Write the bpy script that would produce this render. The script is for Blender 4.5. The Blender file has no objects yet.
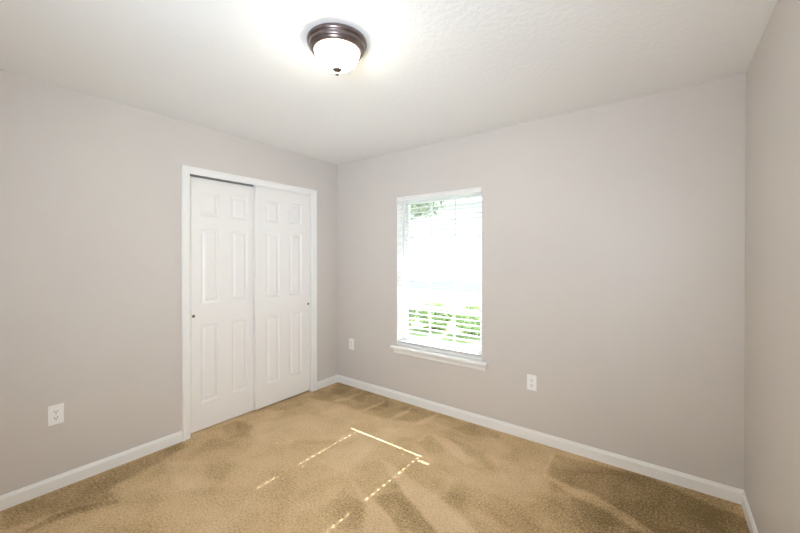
import bpy, bmesh, math, random
from mathutils import Vector, Matrix, noise
random.seed(7)
C = bpy.context.scene.collection
sc = bpy.context.scene

# ---------------------------------------------------------------- camera
H = 2.44            # ceiling height
W = 3.31            # room width
YB = -3.22          # rear wall
cam_d = bpy.data.cameras.new('camera')
cam = bpy.data.objects.new('camera', cam_d); C.objects.link(cam)
cam.location = (2.9479, -2.7747, 1.4046)
cam.rotation_euler = (math.radians(90 - 0.2646), 0, 0.6416)
cam_d.sensor_width = 36
cam_d.lens = 354.75 / 800 * 36
cam_d.shift_y = -8.02 / 800
cam_d.clip_start = 0.02
sc.camera = cam

# ---------------------------------------------------------------- light and exposure
EL = math.radians(40.2)
world = bpy.data.worlds.new('sky'); sc.world = world; world.use_nodes = True
nt = world.node_tree; nt.nodes.clear()
sky = nt.nodes.new('ShaderNodeTexSky'); sky.sky_type = 'NISHITA'; sky.sun_disc = False
sky.sun_elevation = EL; sky.sun_rotation = 0.0; sky.dust_density = 3.0; sky.air_density = 1.0
bg = nt.nodes.new('ShaderNodeBackground'); bg.inputs['Strength'].default_value = .85
mixw = nt.nodes.new('ShaderNodeMix'); mixw.data_type = 'RGBA'; mixw.inputs[0].default_value = 0.45
mixw.inputs[7].default_value = (3.4, 3.7, 4.1, 1)      # thin bright cloud veil
out = nt.nodes.new('ShaderNodeOutputWorld')
nt.links.new(sky.outputs[0], mixw.inputs[6]); nt.links.new(mixw.outputs[2], bg.inputs[0]); nt.links.new(bg.outputs[0], out.inputs[0])

sun_d = bpy.data.lights.new('sun', 'SUN'); sun = bpy.data.objects.new('sun', sun_d); C.objects.link(sun)
sun_d.energy = 18; sun_d.angle = math.radians(0.53); sun_d.color = (.92, .955, 1.0)
sun.rotation_euler = (-(math.pi/2 - EL), 0, 0)          # shines towards -y and down

# fill lamp added in an unseen rear doorway, standing in for hall daylight
hall_d = bpy.data.lights.new('hall_fill', 'AREA'); hall = bpy.data.objects.new('hall_fill', hall_d); C.objects.link(hall)
hall_d.shape = 'RECTANGLE'; hall_d.size = 0.76; hall_d.size_y = 1.9; hall_d.energy = 14.5; hall_d.color = (1.0, .99, .92)
hall.location = (2.83, YB - 0.10, 1.12); hall.rotation_euler = (math.pi/2, 0, 0)

# second added fill lamp, aimed up to brighten the far corner
up_d = bpy.data.lights.new('corner_fill', 'AREA'); up = bpy.data.objects.new('corner_fill', up_d); C.objects.link(up)
up_d.shape = 'RECTANGLE'; up_d.size = 0.6; up_d.size_y = 0.9; up_d.energy = 22; up_d.color = (.78, .93, 1.12); up_d.spread = math.radians(115)
up.location = (2.75, YB - 0.02, 1.45); up.rotation_euler = (Vector((.45, -.5, 2.2)) - Vector(up.location)).to_track_quat('-Z', 'Y').to_euler()

sc.cycles.max_bounces = 16; sc.cycles.diffuse_bounces = 10; sc.cycles.glossy_bounces = 4; sc.cycles.sample_clamp_indirect = 20
sc.view_settings.view_transform = 'Standard'
sc.view_settings.look = 'None'
sc.view_settings.gamma = 1
sc.view_settings.use_curve_mapping = False
sc.view_settings.exposure = 0.0

# ---------------------------------------------------------------- materials
def mat(name, col, rough=.5, metal=0, bump=None, spec=.5, var=None, coat=0):
    m = bpy.data.materials.new(name); m.use_nodes = True
    n = m.node_tree; b = n.nodes['Principled BSDF']
    b.inputs['Base Color'].default_value = (*col, 1); b.inputs['Roughness'].default_value = rough
    b.inputs['Metallic'].default_value = metal; b.inputs['Specular IOR Level'].default_value = spec
    b.inputs['Coat Weight'].default_value = coat
    tc = n.nodes.new('ShaderNodeTexCoord')
    if var:   # (scale, amount): faint colour variation
        t = n.nodes.new('ShaderNodeTexNoise'); t.inputs['Scale'].default_value = var[0]; t.inputs['Detail'].default_value = 4
        n.links.new(tc.outputs['Object'], t.inputs['Vector'])
        r = n.nodes.new('ShaderNodeValToRGB')
        r.color_ramp.elements[0].position = .3; r.color_ramp.elements[1].position = .7
        r.color_ramp.elements[0].color = (*[c*(1-var[1]) for c in col], 1); r.color_ramp.elements[1].color = (*[min(1, c*(1+var[1])) for c in col], 1)
        n.links.new(t.outputs['Fac'], r.inputs[0]); n.links.new(r.outputs[0], b.inputs['Base Color'])
    if bump:  # (scale, strength, distance)
        t = n.nodes.new('ShaderNodeTexNoise'); t.inputs['Scale'].default_value = bump[0]; t.inputs['Detail'].default_value = 3
        n.links.new(tc.outputs['Object'], t.inputs['Vector'])
        bp = n.nodes.new('ShaderNodeBump'); bp.inputs['Strength'].default_value = bump[1]; bp.inputs['Distance'].default_value = bump[2]
        n.links.new(t.outputs['Fac'], bp.inputs['Height']); n.links.new(bp.outputs[0], b.inputs['Normal'])
    return m

WALLC = (.645, .612, .587)
M_wall = mat('greige_wall_paint', WALLC, .42, bump=(120, .12, .002), var=(2.2, .012), spec=.45)
M_white = mat('white_trim_paint', (.88, .88, .875), .35, var=(6, .01))
M_door = mat('white_door_paint', (.87, .86, .85), .40, bump=(60, .05, .001))
M_vinyl = mat('white_vinyl', (.85, .86, .86), .3, var=(8, .01))
M_slat = mat('white_blind_slat', (.86, .86, .85), .35, var=(9, .01))
M_cord = mat('white_cord', (.72, .72, .70), .7, bump=(900, .2, .001))
M_plate = mat('white_outlet_plastic', (.92, .92, .92), .28, var=(30, .01))
M_dark = mat('dark_slot', (.03, .028, .025), .6, var=(50, .1))
M_bronze = mat('oil_rubbed_bronze', (.19, .15, .145), .30, .85, var=(14, .25), spec=.6)
M_brass = mat('dark_brass_pull', (.16, .13, .085), .35, .9, var=(80, .2))
M_screw = mat('painted_screw', (.75, .74, .71), .35, .2, var=(80, .05))
M_closet = mat('closet_interior_paint', (.42, .40, .37), .7, var=(3, .05))
M_metal = mat('galvanised_track', (.45, .45, .45), .4, .9, var=(20, .1))

# knockdown textured ceiling
M_ceil = bpy.data.materials.new('knockdown_ceiling'); M_ceil.use_nodes = True
n = M_ceil.node_tree; b = n.nodes['Principled BSDF']; b.inputs['Base Color'].default_value = (.885, .90, .91, 1); b.inputs['Roughness'].default_value = .8
tc = n.nodes.new('ShaderNodeTexCoord'); t1 = n.nodes.new('ShaderNodeTexNoise'); t1.inputs['Scale'].default_value = 34; t1.inputs['Detail'].default_value = 3; t1.inputs['Distortion'].default_value = .5
r1 = n.nodes.new('ShaderNodeValToRGB'); r1.color_ramp.elements[0].position = .46; r1.color_ramp.elements[1].position = .56
bp = n.nodes.new('ShaderNodeBump'); bp.inputs['Strength'].default_value = .24; bp.inputs['Distance'].default_value = .003
n.links.new(tc.outputs['Object'], t1.inputs['Vector']); n.links.new(t1.outputs['Fac'], r1.inputs[0]); n.links.new(r1.outputs[0], bp.inputs['Height']); n.links.new(bp.outputs[0], b.inputs['Normal'])

# carpet: cut tufts; vacuum tracks plus painted corner shade come from the 'pile' attribute
M_carpet = bpy.data.materials.new('beige_cut_pile_carpet'); M_carpet.use_nodes = True
n = M_carpet.node_tree; b = n.nodes['Principled BSDF']; b.inputs['Roughness'].default_value = .95; b.inputs['Specular IOR Level'].default_value = .15
b.inputs['Sheen Weight'].default_value = .15; b.inputs['Sheen Tint'].default_value = (.9, .75, .55, 1)
tc = n.nodes.new('ShaderNodeTexCoord')
at = n.nodes.new('ShaderNodeAttribute'); at.attribute_name = 'pile_shade'
big = n.nodes.new('ShaderNodeTexNoise'); big.inputs['Scale'].default_value = 4.5; big.inputs['Detail'].default_value = 5; big.inputs['Distortion'].default_value = .6
tuft = n.nodes.new('ShaderNodeTexNoise'); tuft.inputs['Scale'].default_value = 85; tuft.inputs['Detail'].default_value = 3; tuft.inputs['Roughness'].default_value = .7
fine = n.nodes.new('ShaderNodeTexVoronoi'); fine.inputs['Scale'].default_value = 210
for t in (big, tuft, fine): n.links.new(tc.outputs['Object'], t.inputs['Vector'])
def mth(op, a, bb, cc=None):
    m = n.nodes.new('ShaderNodeMath'); m.operation = op
    for k, v in enumerate((a, bb, cc)):
        if v is None: continue
        if isinstance(v, (int, float)): m.inputs[k].default_value = v
        else: n.links.new(v, m.inputs[k])
    return m.outputs[0]
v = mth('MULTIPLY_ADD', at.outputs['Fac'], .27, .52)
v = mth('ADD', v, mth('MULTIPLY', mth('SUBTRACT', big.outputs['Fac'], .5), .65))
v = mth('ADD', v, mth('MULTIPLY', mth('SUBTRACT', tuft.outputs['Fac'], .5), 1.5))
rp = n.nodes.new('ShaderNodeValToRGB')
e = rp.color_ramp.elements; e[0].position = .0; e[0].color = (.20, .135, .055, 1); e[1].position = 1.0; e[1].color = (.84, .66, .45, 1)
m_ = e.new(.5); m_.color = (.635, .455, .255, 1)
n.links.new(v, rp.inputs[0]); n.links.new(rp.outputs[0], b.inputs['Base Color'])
hh = mth('ADD', tuft.outputs['Fac'], mth('MULTIPLY', fine.outputs['Distance'], .6))
bp = n.nodes.new('ShaderNodeBump'); bp.inputs['Strength'].default_value = .7; bp.inputs['Distance'].default_value = .006
n.links.new(hh, bp.inputs['Height']); n.links.new(bp.outputs[0], b.inputs['Normal'])

# thin clear glass
M_glass = bpy.data.materials.new('window_glass'); M_glass.use_nodes = True
n = M_glass.node_tree; n.nodes.clear()
o = n.nodes.new('ShaderNodeOutputMaterial'); mx = n.nodes.new('ShaderNodeMixShader'); tr = n.nodes.new('ShaderNodeBsdfTransparent'); gl = n.nodes.new('ShaderNodeBsdfGlossy')
fr = n.nodes.new('ShaderNodeFresnel'); fr.inputs[0].default_value = 1.35; gl.inputs['Roughness'].default_value = .0; tr.inputs[0].default_value = (.96, .98, .97, 1)
n.links.new(fr.outputs[0], mx.inputs[0]); n.links.new(tr.outputs[0], mx.inputs[1]); n.links.new(gl.outputs[0], mx.inputs[2]); n.links.new(mx.outputs[0], o.inputs[0])

# lit frosted bowl
M_bowl = bpy.data.materials.new('lit_frosted_glass'); M_bowl.use_nodes = True
n = M_bowl.node_tree; b = n.nodes['Principled BSDF']; b.inputs['Base Color'].default_value = (.95, .94, .90, 1); b.inputs['Roughness'].default_value = .25
b.inputs['Emission Color'].default_value = (.95, .88, .68, 1)
# the bulb sits above the bowl's bottom: the glass is brightest facing down
ge = n.nodes.new('ShaderNodeNewGeometry'); sx = n.nodes.new('ShaderNodeSeparateXYZ'); n.links.new(ge.outputs['Normal'], sx.inputs[0])
mr = n.nodes.new('ShaderNodeMapRange'); mr.inputs['From Min'].default_value = 0.0; mr.inputs['From Max'].default_value = -1.0; mr.inputs['To Min'].default_value = 7; mr.inputs['To Max'].default_value = 92
n.links.new(sx.outputs['Z'], mr.inputs['Value']); n.links.new(mr.outputs[0], b.inputs['Emission Strength'])

M_grass = mat('lawn_grass', (.32, .40, .18), .9, bump=(60, .6, .03), var=(30, .35))
M_leaf = mat('shrub_leaves', (.50, .62, .30), .6, var=(4, .3))
M_leaf2 = mat('tree_leaves', (.38, .42, .33), .6, var=(3, .3))
M_bark = mat('bark', (.10, .08, .06), .9, bump=(30, .6, .02), var=(10, .2))
M_conc = mat('pale_concrete', (.62, .61, .58), .85, bump=(40, .2, .003), var=(3, .06))
M_house = mat('pale_house_siding', (.72, .72, .70), .7, var=(3, .03))
M_ext = mat('exterior_siding', (.7, .68, .62), .7, var=(3, .05))

# ---------------------------------------------------------------- mesh helpers
def box(bm, x0, x1, y0, y1, z0, z1):
    vs = [bm.verts.new(c) for c in ((x0,y0,z0),(x1,y0,z0),(x1,y1,z0),(x0,y1,z0),(x0,y0,z1),(x1,y0,z1),(x1,y1,z1),(x0,y1,z1))]
    for f in ((0,3,2,1),(4,5,6,7),(0,1,5,4),(1,2,6,5),(2,3,7,6),(3,0,4,7)): bm.faces.new([vs[i] for i in f])
def boxes(*L):
    bm = bmesh.new()
    for a in L: box(bm, *a)
    return bm
def world_loc(o):
    v = Vector((0,0,0))
    while o: v += Vector(o.location); o = o.parent
    return v
def obj(name, bm, m, parent=None, bevel=0, smooth=False, segs=2, kind=None, label=None):
    """link bm (world coordinates) as one mesh object"""
    if parent: bmesh.ops.translate(bm, verts=bm.verts, vec=-world_loc(parent))
    bmesh.ops.recalc_face_normals(bm, faces=bm.faces)
    me = bpy.data.meshes.new(name); bm.to_mesh(me); bm.free(); me.materials.append(m)
    o = bpy.data.objects.new(name, me); C.objects.link(o)
    if parent: o.parent = parent
    if smooth:
        for p in me.polygons: p.use_smooth = True
    if bevel:
        md = o.modifiers.new('bevel', 'BEVEL'); md.width = bevel; md.segments = segs; md.limit_method = 'ANGLE'; md.angle_limit = math.radians(40)
        for p in me.polygons: p.use_smooth = True
        w = o.modifiers.new('wn', 'WEIGHTED_NORMAL'); w.keep_sharp = False
    if kind: o['kind'] = kind
    if label: o['label'] = label
    return o
def thing(name, label, cat, loc=(0,0,0), rz=0, group=None, kind=None):
    o = bpy.data.objects.new(name, None); C.objects.link(o); o.location = loc; o.rotation_euler = (0,0,rz); o.empty_display_size = .05
    o['label'] = label; o['category'] = cat
    if group: o['group'] = group
    if kind: o['kind'] = kind
    return o
def tag(o, label, cat, group=None, kind=None):
    o['label'] = label; o['category'] = cat
    if group: o['group'] = group
    if kind: o['kind'] = kind
    return o
def lathe(prof, seg=64, centre=(0,0,0), axis='Z'):
    """prof: list of (r, h)"""
    bm = bmesh.new(); rings = []
    for r, h in prof:
        if r < 1e-6: rings.append([bm.verts.new((0,0,h))]); continue
        rings.append([bm.verts.new((r*math.cos(2*math.pi*k/seg), r*math.sin(2*math.pi*k/seg), h)) for k in range(seg)])
    for a, b_ in zip(rings, rings[1:]):
        for k in range(seg):
            k2 = (k+1) % seg
            if len(a) == 1 and len(b_) == 1: continue
            if len(a) == 1: bm.faces.new((a[0], b_[k], b_[k2]))
            elif len(b_) == 1: bm.faces.new((a[k], a[k2], b_[0]))
            else: bm.faces.new((a[k], a[k2], b_[k2], b_[k]))
    if axis == 'X': bmesh.ops.rotate(bm, verts=bm.verts, matrix=Matrix.Rotation(math.pi/2, 3, 'Y'))
    bmesh.ops.translate(bm, verts=bm.verts, vec=Vector(centre))
    return bm
def tube(bm, p0, p1, r, seg=8):
    p0, p1 = Vector(p0), Vector(p1); d = (p1-p0).normalized(); q = d.to_track_quat('Z', 'Y')
    a = [bm.verts.new(p0 + q @ Vector((r*math.cos(2*math.pi*k/seg), r*math.sin(2*math.pi*k/seg), 0))) for k in range(seg)]
    c = [bm.verts.new(p1 + q @ Vector((r*math.cos(2*math.pi*k/seg), r*math.sin(2*math.pi*k/seg), 0))) for k in range(seg)]
    for k in range(seg): bm.faces.new((a[k], a[(k+1)%seg], c[(k+1)%seg], c[k]))
    bm.faces.new(a[::-1]); bm.faces.new(c)
def extrude_profile(prof, p0, p1, normal):
    """prof (depth off the wall, z) swept straight from p0 to p1 along the floor, normal = into the room"""
    bm = bmesh.new(); nv = Vector(normal); R_ = []
    for p in (p0, p1): R_.append([bm.verts.new(Vector(p) + nv*d + Vector((0,0,z))) for d, z in prof])
    k = len(prof)
    for i in range(k): bm.faces.new((R_[0][i], R_[0][(i+1)%k], R_[1][(i+1)%k], R_[1][i]))
    bm.faces.new(R_[0]); bm.faces.new(R_[1][::-1])
    return bm
MARKS = [
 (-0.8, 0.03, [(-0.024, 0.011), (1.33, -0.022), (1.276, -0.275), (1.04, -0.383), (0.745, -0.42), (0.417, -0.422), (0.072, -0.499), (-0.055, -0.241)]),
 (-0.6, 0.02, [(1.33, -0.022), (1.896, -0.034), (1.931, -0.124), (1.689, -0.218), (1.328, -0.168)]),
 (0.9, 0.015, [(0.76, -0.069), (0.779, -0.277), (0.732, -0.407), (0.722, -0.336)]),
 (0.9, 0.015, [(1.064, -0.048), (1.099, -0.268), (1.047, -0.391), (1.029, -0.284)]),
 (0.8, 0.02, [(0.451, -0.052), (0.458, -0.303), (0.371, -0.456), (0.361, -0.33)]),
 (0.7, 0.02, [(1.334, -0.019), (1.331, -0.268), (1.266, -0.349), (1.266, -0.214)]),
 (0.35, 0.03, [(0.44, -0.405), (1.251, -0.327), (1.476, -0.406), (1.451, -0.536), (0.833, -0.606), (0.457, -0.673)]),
 (-0.45, 0.012, [(1.44, -0.56), (1.46, -0.469), (1.639, -0.475), (1.686, -0.587), (1.589, -0.621)]),
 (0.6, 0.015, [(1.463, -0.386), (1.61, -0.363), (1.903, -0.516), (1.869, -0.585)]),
 (-0.35, 0.02, [(1.58, -0.357), (1.749, -0.34), (2.067, -0.48), (2.103, -0.573), (1.919, -0.504)]),
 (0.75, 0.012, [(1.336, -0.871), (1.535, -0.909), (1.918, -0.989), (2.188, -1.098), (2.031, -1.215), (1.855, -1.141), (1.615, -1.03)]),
 (-0.7, 0.012, [(1.611, -1.033), (1.602, -1.225), (1.874, -1.332), (2.022, -1.222), (1.859, -1.146)]),
 (-0.35, 0.02, [(1.784, -0.868), (1.949, -0.902), (2.261, -1.044), (2.2, -1.089), (1.958, -0.99)]),
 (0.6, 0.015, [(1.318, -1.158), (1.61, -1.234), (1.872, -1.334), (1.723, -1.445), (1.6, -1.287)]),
 (-0.55, 0.015, [(1.398, -1.262), (1.587, -1.297), (1.694, -1.435), (1.62, -1.521), (1.397, -1.468)]),
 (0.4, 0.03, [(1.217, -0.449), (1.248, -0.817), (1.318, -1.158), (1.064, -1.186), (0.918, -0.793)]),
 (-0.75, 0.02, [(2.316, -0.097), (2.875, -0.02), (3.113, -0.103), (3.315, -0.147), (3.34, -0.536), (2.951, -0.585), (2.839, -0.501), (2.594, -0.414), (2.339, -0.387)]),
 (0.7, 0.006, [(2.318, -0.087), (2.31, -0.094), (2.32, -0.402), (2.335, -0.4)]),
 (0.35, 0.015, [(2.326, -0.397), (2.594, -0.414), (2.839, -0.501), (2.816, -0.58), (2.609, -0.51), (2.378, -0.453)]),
 (-0.55, 0.02, [(2.378, -0.453), (2.609, -0.51), (2.816, -0.58), (2.892, -0.629), (2.653, -0.807), (2.419, -0.62)]),
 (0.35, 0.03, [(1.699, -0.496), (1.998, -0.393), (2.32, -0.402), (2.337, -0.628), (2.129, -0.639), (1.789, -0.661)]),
 (-0.35, 0.02, [(1.879, -0.825), (2.172, -0.751), (2.483, -0.88), (2.341, -0.987), (1.936, -0.928)]),
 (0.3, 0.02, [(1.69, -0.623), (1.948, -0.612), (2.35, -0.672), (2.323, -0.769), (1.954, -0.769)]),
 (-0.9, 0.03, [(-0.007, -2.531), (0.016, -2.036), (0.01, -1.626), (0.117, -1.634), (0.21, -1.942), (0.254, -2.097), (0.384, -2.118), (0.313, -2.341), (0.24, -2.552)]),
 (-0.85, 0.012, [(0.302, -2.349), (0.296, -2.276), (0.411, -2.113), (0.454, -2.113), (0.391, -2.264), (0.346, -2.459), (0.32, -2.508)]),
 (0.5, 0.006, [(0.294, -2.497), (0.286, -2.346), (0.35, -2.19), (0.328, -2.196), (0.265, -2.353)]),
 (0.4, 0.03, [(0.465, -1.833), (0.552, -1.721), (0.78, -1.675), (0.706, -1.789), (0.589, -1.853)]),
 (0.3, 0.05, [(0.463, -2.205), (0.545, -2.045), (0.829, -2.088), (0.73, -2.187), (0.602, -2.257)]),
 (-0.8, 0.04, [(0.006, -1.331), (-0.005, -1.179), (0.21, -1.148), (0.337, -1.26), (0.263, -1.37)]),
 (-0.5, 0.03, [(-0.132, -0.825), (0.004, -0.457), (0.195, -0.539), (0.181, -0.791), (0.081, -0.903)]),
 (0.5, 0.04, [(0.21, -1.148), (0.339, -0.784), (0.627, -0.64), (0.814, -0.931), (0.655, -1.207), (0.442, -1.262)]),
 (-0.4, 0.02, [(0.886, -1.429), (0.934, -1.354), (1.002, -1.381), (0.967, -1.462)]),
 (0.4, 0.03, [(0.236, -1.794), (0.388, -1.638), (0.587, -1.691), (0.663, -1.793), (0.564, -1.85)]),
 (-0.35, 0.04, [(0.033, -1.72), (0.17, -1.412), (0.36, -1.376), (0.341, -1.673), (0.217, -1.787)]),
 (-0.15, 0.25, [(0.258, -2.739), (-0.562, -2.485), (-0.145, -1.953), (0.706, -1.899), (1.295, -2.205)]),  # broad darker pile, partly shade painted into the left corner
 (-1, 0.3, [(2.702, 0.094), (3.43, 0.363), (3.524, -0.73), (2.76, -1.3), (2.502, -0.753)]),  # darker pile with painted shade towards the right corner
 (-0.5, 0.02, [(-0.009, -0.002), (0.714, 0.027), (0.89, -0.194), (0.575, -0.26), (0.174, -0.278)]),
]

# ---------------------------------------------------------------- the room shell
T = .16     # wall thickness
WX0, WX1, WZ0, WZ1 = .838, 1.727, .534, 1.988      # window opening
CY0, CY1, CZ = -1.562, -.365, 2.075                # closet opening

def floor_mesh():
    step = .016; nx = int(W/step)+1; ny = int(-YB/step)+1
    def val(x, y):
        t = 0
        for (mv, sf, P, bb) in PM:
            if x < bb[0]-sf or x > bb[1]+sf or y < bb[2]-sf or y > bb[3]+sf: continue
            ins = False; dm = 9
            k = len(P)
            for i in range(k):
                x1, y1 = P[i]; x2, y2 = P[(i+1) % k]
                if (y1 > y) != (y2 > y) and x < (x2-x1)*(y-y1)/(y2-y1)+x1: ins = not ins
                dx, dy = x2-x1, y2-y1; q = max(0, min(1, ((x-x1)*dx+(y-y1)*dy)/(dx*dx+dy*dy+1e-12)))
                d = math.hypot(x-x1-q*dx, y-y1-q*dy)
                if d < dm: dm = d
            s = dm if ins else -dm
            a = max(0, min(1, .5 + .5*s/sf)); a = a*a*(3-2*a)
            t += mv*a
        return t
    PM = []
    for mv, sf, P in MARKS:
        xs = [q[0] for q in P]; ys = [q[1] for q in P]; PM.append((mv, sf, P, (min(xs), max(xs), min(ys), max(ys))))
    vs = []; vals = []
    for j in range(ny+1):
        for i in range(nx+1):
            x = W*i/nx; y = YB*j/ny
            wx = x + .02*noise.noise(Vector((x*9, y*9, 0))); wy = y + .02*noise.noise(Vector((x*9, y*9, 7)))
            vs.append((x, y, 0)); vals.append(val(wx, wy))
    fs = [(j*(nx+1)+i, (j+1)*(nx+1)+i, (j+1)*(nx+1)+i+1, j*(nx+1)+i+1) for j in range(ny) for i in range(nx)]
    # slab sides, closet and hall runs are boxes of the same carpet
    me = bpy.data.meshes.new('floor'); base = len(vs)
    def bx(x0,x1,y0,y1,z0,z1):
        k = len(vs)
        vs.extend([(x0,y0,z0),(x1,y0,z0),(x1,y1,z0),(x0,y1,z0),(x0,y0,z1),(x1,y0,z1),(x1,y1,z1),(x0,y1,z1)]); vals.extend([0]*8)
        fs.extend([tuple(k+i for i in f) for f in ((0,3,2,1),(4,5,6,7),(0,1,5,4),(1,2,6,5),(2,3,7,6),(3,0,4,7))])
    bx(0, W, YB, 0, -.10, -.004)
    bx(-.75, 0, CY0-.2, CY1+.2, -.10, 0)
    bx(2.0, W, YB-1.4, YB, -.10, 0)
    me.from_pydata(vs, [], fs); a = me.attributes.new('pile_shade', 'FLOAT', 'POINT'); a.data.foreach_set('value', vals)
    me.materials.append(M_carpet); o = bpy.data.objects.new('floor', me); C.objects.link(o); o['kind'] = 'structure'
floor_mesh()

obj('ceiling', boxes((-.9, W+T, YB-1.5, T, H, H+.12)), M_ceil, kind='structure')
obj('wall_back', boxes((-T, WX0, 0, T, -.1, H), (WX1, W+T, 0, T, -.1, H), (WX0, WX1, 0, T, -.1, WZ0-.012), (WX0, WX1, 0, T, WZ1, H)), M_wall, kind='structure')
obj('wall_left', boxes((-.12, 0, YB-.12, CY0, -.1, H), (-.12, 0, CY1, 0, -.1, H), (-.12, 0, CY0, CY1, CZ, H)), M_wall, kind='structure')
obj('wall_right', boxes((W, W+T, YB-1.5, 0, -.1, H)), M_wall, kind='structure')
obj('wall_rear', boxes((0, 2.43, YB-.12, YB, -.1, H), (3.23, W, YB-.12, YB, -.1, H), (2.43, 3.23, YB-.12, YB, 2.06, H)), M_wall, kind='structure')  # unseen doorway, added as an opening for the fill lamps
obj('wall_hall', boxes((1.9, W, YB-1.5, YB-1.4, -.1, H), (1.9, 2.0, YB-1.4, YB-.12, -.1, H)), M_wall, kind='structure')
obj('wall_closet', boxes((-.85, -.75, CY0-.3, CY1+.3, -.1, H), (-.75, -.12, CY0-.3, CY0-.2, -.1, H), (-.75, -.12, CY1+.2, CY1+.3, -.1, H)), M_closet, kind='structure')

# baseboards
BB = [(0,0),(.0115,0),(.0115,.060),(.0105,.065),(.0075,.070),(.006,.078),(.0035,.081),(0,.081)]
obj('baseboard_back', extrude_profile(BB, (0,0,0), (W,0,0), (0,-1,0)), M_white, kind='structure')
obj('baseboard_left', extrude_profile(BB, (0,YB,0), (0,-1.6085,0), (1,0,0)), M_white, kind='structure')
obj('baseboard_corner', extrude_profile(BB, (0,-.3065,0), (0,-.0115,0), (1,0,0)), M_white, kind='structure')
obj('baseboard_right', extrude_profile(BB, (W,YB,0), (W,-.0115,0), (-1,0,0)), M_white, kind='structure')
obj('baseboard_rear', extrude_profile(BB, (.0115,YB,0), (2.37,YB,0), (0,1,0)), M_white, kind='structure')

# mitred casings
def casing(name, a0, a1, top, plane, prof, parent=None):
    """three mitred pieces round an opening from a0 to a1; plane(a, z, h) -> point"""
    bm = bmesh.new(); rows = []
    for k in range(4):
        row = []
        for w, h in prof:
            a, z = [(a0-w, 0), (a0-w, top+w), (a1+w, top+w), (a1+w, 0)][k]
            row.append(bm.verts.new(plane(a, z, h)))
        rows.append(row)
    m = len(prof)
    for k in range(3):
        for i in range(m): bm.faces.new((rows[k][i], rows[k][(i+1)%m], rows[k+1][(i+1)%m], rows[k+1][i]))
    bm.faces.new(rows[0]); bm.faces.new(rows[3][::-1])
    return obj(name, bm, M_white, parent, kind=None if parent else 'structure')
CP = [(0,0),(0,.008),(.003,.010),(.018,.011),(.034,.013),(.042,.0165),(.050,.0175),(.0555,.016),(.058,.011),(.058,0)]
casing('trim_1', -1.550, -.3645, 2.0465, lambda a, z, h: (h, a, z), CP)
casing('trim_2', 2.43, 3.23-.03, 2.06, lambda a, z, h: (a, YB+h, z), CP)
# closet jambs with header fascia
obj('trim_3', boxes((-.12, 0, CY0, CY0+.012, 0, CZ), (-.12, 0, CY1-.008, CY1, 0, CZ), (-.12, 0, CY0+.012, CY1-.008, CZ-.018, CZ)), M_white, kind='structure')
# floor guide and head track of the sliding doors
tr_ = obj('trim_4', boxes((-.10, -.098, CY0+.014, CY1-.010, 2.042, CZ-.018), (-.052, -.0505, CY0+.014, CY1-.010, 2.046, CZ-.018), (-.10, -.008, CY0+.014, CY1-.010, CZ-.021, CZ-.018)), M_metal, kind='structure')

# ---------------------------------------------------------------- six-panel sliding closet doors
def six_panel(y0, y1, z0, z1, xf, th):
    """moulded door facing +x; recessed ring and raised field for every panel"""
    w = y1-y0
    s = .105; m_ = .108; cw = (w-2*s-m_)/2
    cols = [(y0+s, y0+s+cw), (y1-s-cw, y1-s)]
    rowz = [(.222, .852), (1.026, 1.632), (1.732, 1.930)]
    ys = sorted([y0, y1] + [c for a in cols for c in a]); zs = sorted([z0, z1] + [c for a in rowz for c in a])
    bm = bmesh.new()
    def q(*p): bm.faces.new([bm.verts.new(c) for c in p])
    for i in range(len(ys)-1):
        for j in range(len(zs)-1):
            a, b2, c, d = ys[i], ys[i+1], zs[j], zs[j+1]
            if i in (1, 3) and j in (1, 3, 5):
                prev = None
                for ins, dep in ((0, 0), (.003, -.002), (.008, -.009), (.015, -.0105), (.020, -.0100), (.036, -.0015), (.040, -.001)):
                    r = [(xf+dep, a+ins, c+ins), (xf+dep, b2-ins, c+ins), (xf+dep, b2-ins, d-ins), (xf+dep, a+ins, d-ins)]
                    if prev:
                        for k in range(4): q(prev[k], prev[(k+1)%4], r[(k+1)%4], r[k])
                    prev = r
                q(*prev)
            else: q((xf,a,c),(xf,b2,c),(xf,b2,d),(xf,a,d))
    xb = xf-th
    q((xb,y0,z0),(xb,y0,z1),(xb,y1,z1),(xb,y1,z0))
    q((xb,y0,z0),(xf,y0,z0),(xf,y0,z1),(xb,y0,z1)); q((xb,y1,z0),(xb,y1,z1),(xf,y1,z1),(xf,y1,z0))
    q((xb,y0,z1),(xf,y0,z1),(xf,y1,z1),(xb,y1,z1)); q((xb,y0,z0),(xb,y1,z0),(xf,y1,z0),(xf,y0,z0))
    bmesh.ops.remove_doubles(bm, verts=bm.verts, dist=1e-5)
    return bm
def finger_pull(parent, y, z, xf):
    return obj('finger_pull', lathe([(0,.0008),(.0065,.0008),(.0085,.0022),(.0105,.0026),(.0115,.0012),(.0115,-.002),(0,-.002)], 28, (xf, y, z), 'X'), M_brass, parent, smooth=True, label='small round dark metal finger pull')
d1 = obj('door_1', six_panel(-1.5495, -.9365, .007, 2.040, -.052, .035), M_door, kind='structure')
d1['label'] = 'left white six-panel sliding closet door, set behind the other'
finger_pull(d1, -1.500, .932, -.052)
d2 = obj('door_2', six_panel(-.992, -.3785, .020, 2.056, -.012, .035), M_door, kind='structure')
d2['label'] = 'right white six-panel sliding closet door, in front near the corner'
finger_pull(d2, -.402, .918, -.012)

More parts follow.
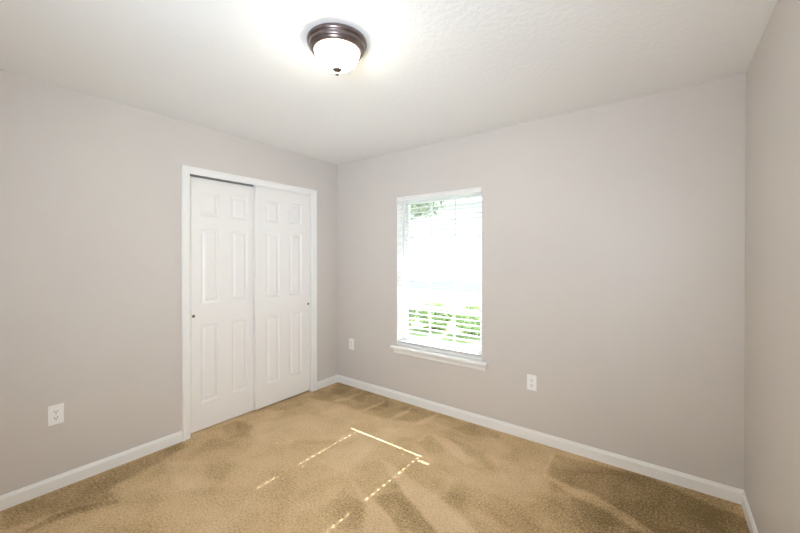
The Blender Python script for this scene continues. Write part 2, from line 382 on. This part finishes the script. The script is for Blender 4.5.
# ---------------------------------------------------------------- the window
win = bpy.data.objects.new('window_1', None); C.objects.link(win); win.location = ((WX0+WX1)/2, .1, WZ0); win['kind'] = 'structure'
win['label'] = 'white single-hung window with divided panes behind the blind'
fx0, fx1, fz0, fz1 = WX0, WX1, WZ0, WZ1
FW = .022
obj('window_frame', boxes((fx0, fx0+FW, .085, .158, fz0, fz1), (fx1-FW, fx1, .085, .158, fz0, fz1), (fx0+FW, fx1-FW, .085, .158, fz1-FW, fz1), (fx0+FW, fx1-FW, .085, .158, fz0, fz0+.030)), M_vinyl, win, bevel=.002)
def sash(name, x0, x1, y0, y1, z0, z1, rail_b, rail_t, st, nz):
    bm = boxes((x0, x0+st, y0, y1, z0, z1), (x1-st, x1, y0, y1, z0, z1), (x0+st, x1-st, y0, y1, z0, z0+rail_b), (x0+st, x1-st, y0, y1, z1-rail_t, z1))
    s = obj(name, bm, M_vinyl, win, bevel=.002)
    gx0, gx1, gz0, gz1 = x0+st, x1-st, z0+rail_b, z1-rail_t; ym = (y0+y1)/2
    L = []
    for k in (1, 2):
        x = gx0+(gx1-gx0)*k/3; L.append((x-.008, x+.008, ym-.004, ym+.004, gz0, gz1))
    for k in range(1, nz):
        z = gz0+(gz1-gz0)*k/nz
        for c in range(3):
            xa = gx0+(gx1-gx0)*c/3 + (.008 if c else 0); xb = gx0+(gx1-gx0)*(c+1)/3 - (.008 if c < 2 else 0)
            L.append((xa, xb, ym-.004, ym+.004, z-.008, z+.008))
    obj('muntin', boxes(*L), M_vinyl, s)
    obj('glass', boxes((gx0-.003, gx1+.003, ym-.0015, ym+.0015, gz0-.003, gz1+.003)), M_glass, s)
    return s
ms = 1.235
sash('lower_sash', fx0+FW, fx1-FW, .092, .120, fz0+.030, ms+.026, .055, .050, .034, 2)
sash('upper_sash', fx0+FW, fx1-FW, .122, .150, ms-.026, fz1-FW, .050, .034, .034, 2)
# returns, stool and apron
obj('window_return', boxes((fx0, fx0+.0025, 0.001, .085, WZ0, WZ1), (fx1-.0025, fx1, 0.001, .085, WZ0, WZ1), (fx0+.0025, fx1-.0025, 0.001, .085, WZ1-.0025, WZ1)), M_white, win)
obj('window_sill', boxes((fx0-.055, fx1+.055, -.044, 0, WZ0-.024, WZ0), (fx0, fx1, 0, .092, WZ0-.0245, WZ0)), M_white, win, bevel=.007, segs=3)
AP = [(0,0),(.008,0),(.012,.006),(.013,.028),(.018,.036),(.024,.040),(.028,.052),(0,.052)]
obj('window_apron', extrude_profile([(d, z+WZ0-.076) for d, z in AP], (fx0-.030, 0, 0), (fx1+.030, 0, 0), (0,-1,0)), M_white, win)

# ---------------------------------------------------------------- the blind
bl = thing('window_blind', 'white horizontal slat blind hanging lowered with open slats in the window', 'blind', ((WX0+WX1)/2, .03, WZ1))
BX0, BX1 = WX0+.006, WX1-.006
obj('headrail', boxes((BX0, BX1, .006, .060, WZ1-.040, WZ1-.003)), M_slat, bl, bevel=.002)
VA = [(0,0),(.010,0),(.013,.005),(.011,.012),(.011,.026),(.014,.031),(.014,.036),(0,.036)]
obj('valance', extrude_profile([(d, z+WZ1-.0425) for d, z in VA], (BX0-.002, .004, 0), (BX1+.002, .004, 0), (0,-1,0)), M_slat, bl)
LAD = (.966, 1.567)
PITCH = .0440; ZG = .612            # ZG: top of the gap just above the folded slats
bm = bmesh.new()
def slat(bm, zc, hole=True, tilt=0.0, cy=.031, crown=.0016, droop=0):
    th = .0026; ysec = [-.025, -.0085, .0085, .025]; xs = [BX0]
    for l in LAD: xs += [l-.0052, l+.0052]
    if droop: xs += [1.585, 1.60, 1.615, 1.63, 1.65]
    xs.append(BX1)
    ysub = [-.025, -.020, -.013, 0, .013, .020, .025] 
    def P(x, y, up):
        z = crown*(1-(y/.025)**2) + (th/2 if up else -th/2)
        if droop and x > 1.574: z -= droop*math.sin(min(1, (x-1.574)/.035)*math.pi/2)
        return (x, cy + y*math.cos(tilt) - z*math.sin(tilt), zc + y*math.sin(tilt) + z*math.cos(tilt))
    cells = [(i, j) for i in range(len(xs)-1) for j in range(6) if not (hole and i in (1, 3) and j in (2, 3))]
    cs = set(cells); V = {}
    def g(i, j, up):
        if (i, j, up) not in V: V[(i, j, up)] = bm.verts.new(P(xs[i], ysub[j], up))
        return V[(i, j, up)]
    for i, j in cells:
        for up in (True, False): bm.faces.new((g(i,j,up), g(i+1,j,up), g(i+1,j+1,up), g(i,j+1,up)))
        for di, dj, e1, e2 in ((-1,0,(i,j),(i,j+1)), (1,0,(i+1,j),(i+1,j+1)), (0,-1,(i,j),(i+1,j)), (0,1,(i,j+1),(i+1,j+1))):
            if (i+di, j+dj) not in cs: bm.faces.new((g(*e1,True), g(*e2,True), g(*e2,False), g(*e1,False)))
z = ZG + .0265
while z < WZ1 - .062:
    slat(bm, z, True, 0, droop=.015 if z < ZG+.03 else 0); z += PITCH
slat(bm, ZG-.031, False)
obj('slat_curtain', bm, M_slat, bl)
bm = bmesh.new()
zz = WZ0 + .030
while zz < WZ0 + .037: slat(bm, zz, False); zz += .0042
obj('folded_slats', bm, M_slat, bl)
obj('bottom_rail', boxes((BX0, BX1, .006, .056, WZ0+.005, WZ0+.026)), M_slat, bl, bevel=.003)
for l in LAD:
    bm = bmesh.new()
    for yy in (.0045, .0575): tube(bm, (l+.009, yy, WZ1-.045), (l+.009, yy, WZ0+.012), .0009, 6)
    obj('ladder_cord', bm, M_cord, bl)
wd = bmesh.new(); tube(wd, (.931, -.014, WZ1-.030), (.931, -.014, 1.413), .0042, 6); tube(wd, (.931, -.014, 1.425), (.931, -.014, 1.400), .0055, 6)
w_ = obj('tilt_wand', wd, M_cord, bl)
bm = bmesh.new(); tube(bm, (.931, -.014, WZ1-.024), (.931, -.010, WZ1-.036), .0025, 6); tube(bm, (.931, -.006, WZ1-.022), (.931, -.014, WZ1-.024), .0022, 6)
obj('wand_hook', bm, M_screw, w_)

# ---------------------------------------------------------------- duplex outlets
def outlet(label):
    """faces -y, base at its centre on the wall"""
    t = thing('wall_outlet', label, 'outlet', (0,0,0), group='wall outlets with duplex sockets')
    pl = obj('cover_plate', boxes((-.0355, .0355, -.0062, -.0004, -.0585, .0585)), M_plate, t, bevel=.0022, segs=3)
    for s in (1, -1):
        bm = bmesh.new(); pts = []
        for k in range(24):
            a = 2*math.pi*k/24; x = .0172*math.cos(a); z = .0172*math.sin(a); z = max(-.0135, min(.0135, z)); pts.append((x, z+s*.0195))
        f = [bm.verts.new((x, -.0082, z)) for x, z in pts]; g = [bm.verts.new((x, -.0040, z)) for x, z in pts]
        bm.faces.new(f); bm.faces.new(g[::-1])
        for k in range(24): bm.faces.new((f[k], f[(k+1)%24], g[(k+1)%24], g[k]))
        r = obj('socket', bm, M_plate, t)
        hole = boxes((-.0078, -.0052, -.0087, -.0070, s*.0195-.001, s*.0195+.0085), (.0052, .0078, -.0087, -.0070, s*.0195-.0005, s*.0195+.0080))
        tube(hole, (0, -.0070, s*.0195-.0068), (0, -.0087, s*.0195-.0068), .0030, 12)
        obj('socket_slots', hole, M_dark, r, label='dark slots of the socket')
    bm = bmesh.new(); tube(bm, (0, -.0060, 0), (0, -.0078, 0), .0032, 14); box(bm, -.0024, .0024, -.0081, -.0076, -.0005, .0005)
    obj('screw', bm, M_screw, t)
    return t
def dup(r, label):
    c = r.copy(); C.objects.link(c); c['label'] = label
    for ch in list(r.children):
        d = ch.copy(); C.objects.link(d); d.parent = c
        for g in list(ch.children):
            h = g.copy(); C.objects.link(h); h.parent = d
    return c
o1 = outlet('white duplex outlet on the left wall, left of the closet doors')
o2 = dup(o1, 'white duplex outlet low on the window wall, right of the window')
o3 = dup(o1, 'white duplex outlet low on the wall between the room corner and the window')
o1.location = (0, -2.3055, .452); o1.rotation_euler = (0, 0, math.pi/2)
o2.location = (2.1345, 0, .4435); o3.location = (.2195, 0, .457)

# ---------------------------------------------------------------- ceiling lamp
LX, LY = 1.6845, -1.587
lamp = thing('ceiling_lamp', 'lit frosted bowl ceiling lamp with dark bronze rim and finial', 'lamp', (LX, LY, H))
obj('canopy_rim', lathe([(0,-.001),(.120,-.001),(.134,-.0005),(.1405,-.004),(.1425,-.010),(.1415,-.017),(.137,-.023),(.1335,-.025),(.1325,-.028),(.1315,-.038),(.1275,-.043),(.1245,-.0445),(.1235,-.049),(.1215,-.053),(.116,-.0565),(.1115,-.0575),(.1065,-.056),(.106,-.030),(0,-.030)], 96, (LX, LY, H)), M_bronze, lamp, smooth=True)
prof = []
for k in range(19):
    a = math.pi/2*k/18
    prof.append((.1050*math.cos(a)**.92 if k < 18 else 0, -.053 - .083*math.sin(a)))
obj('glass_bowl', lathe([(.1050,-.040)]+prof, 96, (LX, LY, H)), M_bowl, lamp, smooth=True)
obj('finial', lathe([(0,-.130),(.020,-.1315),(.0235,-.135),(.0235,-.139),(.0190,-.144),(.010,-.147),(.0070,-.150),(.0070,-.153),(.0088,-.156),(.0085,-.160),(.0045,-.1645),(0,-.166)], 32, (LX, LY, H)), M_bronze, lamp, smooth=True)

# ---------------------------------------------------------------- outdoors, seen through the blind
obj('roof', boxes((-4, 7, T, 1.30, 2.47, 2.56), (-4, 7, 1.28, 1.32, 2.44, 2.60)), M_ext, kind='structure')
obj('ground', boxes((-16, 10, .17, 3.4, -.42, -.30)), M_grass, kind='structure')
obj('driveway', boxes((-30, 14, 5.2, 34, -.42, -.285)), M_conc, kind='structure')
obj('shrub_bed', boxes((-16, 10, 3.4, 5.2, -.42, -.27)), M_grass, kind='structure')
obj('trim_5', boxes((WX0-.07, WX1+.07, T, T+.02, WZ0-.07, WZ0-.01), (WX0-.07, WX0, T, T+.02, WZ0-.01, WZ1), (WX1, WX1+.07, T, T+.02, WZ0-.01, WZ1), (WX0-.07, WX1+.07, T, T+.02, WZ1, WZ1+.07)), M_ext, kind='structure')

def foliage(cx, cy, cz, rx, ry, rz, n, size, rng):
    bm = bmesh.new()
    for _ in range(n):
        u = Vector((rng.gauss(0,1), rng.gauss(0,1), rng.gauss(0,1))).normalized() * rng.uniform(.45, 1)**.5
        lump = .82 + .25*noise.noise(u*2.3 + Vector((cx, cy, 0)))
        p = Vector((cx+u.x*rx*lump, cy+u.y*ry*lump, cz+u.z*rz*lump))
        q = Matrix.Rotation(rng.uniform(0, 6.28), 3, 'Z') @ Matrix.Rotation(rng.uniform(-1.2, 1.2), 3, 'X')
        s = size*rng.uniform(.6, 1.3)
        a = [p + q @ Vector(c)*s for c in ((0,-1,0),(.42,-.1,.10),(0,1,0),(-.42,-.1,.10))]
        vs = [bm.verts.new(c) for c in a]; bm.faces.new((vs[0], vs[1], vs[2])); bm.faces.new((vs[0], vs[2], vs[3]))
    return bm
rng = random.Random(3)
hs = thing('backdrop_house', 'pale building added beyond the shrubs to dim the view behind the blind', 'backdrop_house', (-9, 15, -.285))  # added backdrop, lowers the brightness seen between the slats
obj('wall', boxes((-26, 8, 15, 22, -.30, 4.3)), M_house, hs)
rb = bmesh.new(); rv = [rb.verts.new(c) for c in ((-26.5,14.5,4.25),(8.5,14.5,4.25),(8.5,22.5,4.25),(-26.5,22.5,4.25),(-24,18.5,6.2),(6,18.5,6.2))]
for f in ((0,1,5,4),(1,2,5),(2,3,4,5),(3,0,4),(0,3,2,1)): rb.faces.new([rv[i] for i in f])
obj('roof', rb, M_ext, hs)
SH = [(-3.3, 4.5, 'round green shrub outside, farthest left behind the blind'), (-2.32, 4.3, 'round green shrub outside behind the left window panes'),
      (-1.36, 4.35, 'round green shrub outside behind the middle window panes'), (-.40, 4.3, 'round green shrub outside behind the right window panes')]
for x, y, lab in SH:
    t = thing('shrub', lab, 'shrub', (x, y, -.27), group='shrubs outside the window')
    obj('foliage', foliage(x, y, .06, .51, .48, .40, 3200, .045, rng), M_leaf, t)
    bm = bmesh.new()
    for k in range(6):
        a = k*1.05; tube(bm, (x+.05*math.cos(a), y+.05*math.sin(a), -.28), (x+.3*math.cos(a), y+.3*math.sin(a), .12), .012, 6)
    obj('stem', bm, M_bark, t)
t = thing('tree', 'grey green tree outside seen through the top slats', 'tree', (-4.7, 6.4, -.285))
obj('crown', foliage(-3.4, 6.2, 3.55, 1.9, 1.2, 1.2, 8000, .07, rng), M_leaf2, t)
bm = bmesh.new(); tube(bm, (-4.7, 6.4, -.30), (-4.5, 6.4, 3.2), .09, 12)
for k in range(6):
    a = k*1.1; tube(bm, (-4.53, 6.4, 2.6+.1*k), (-3.8+1.0*math.cos(a), 6.3+.8*math.sin(a), 3.7+.1*k), .03, 6)
obj('trunk', bm, M_bark, t)
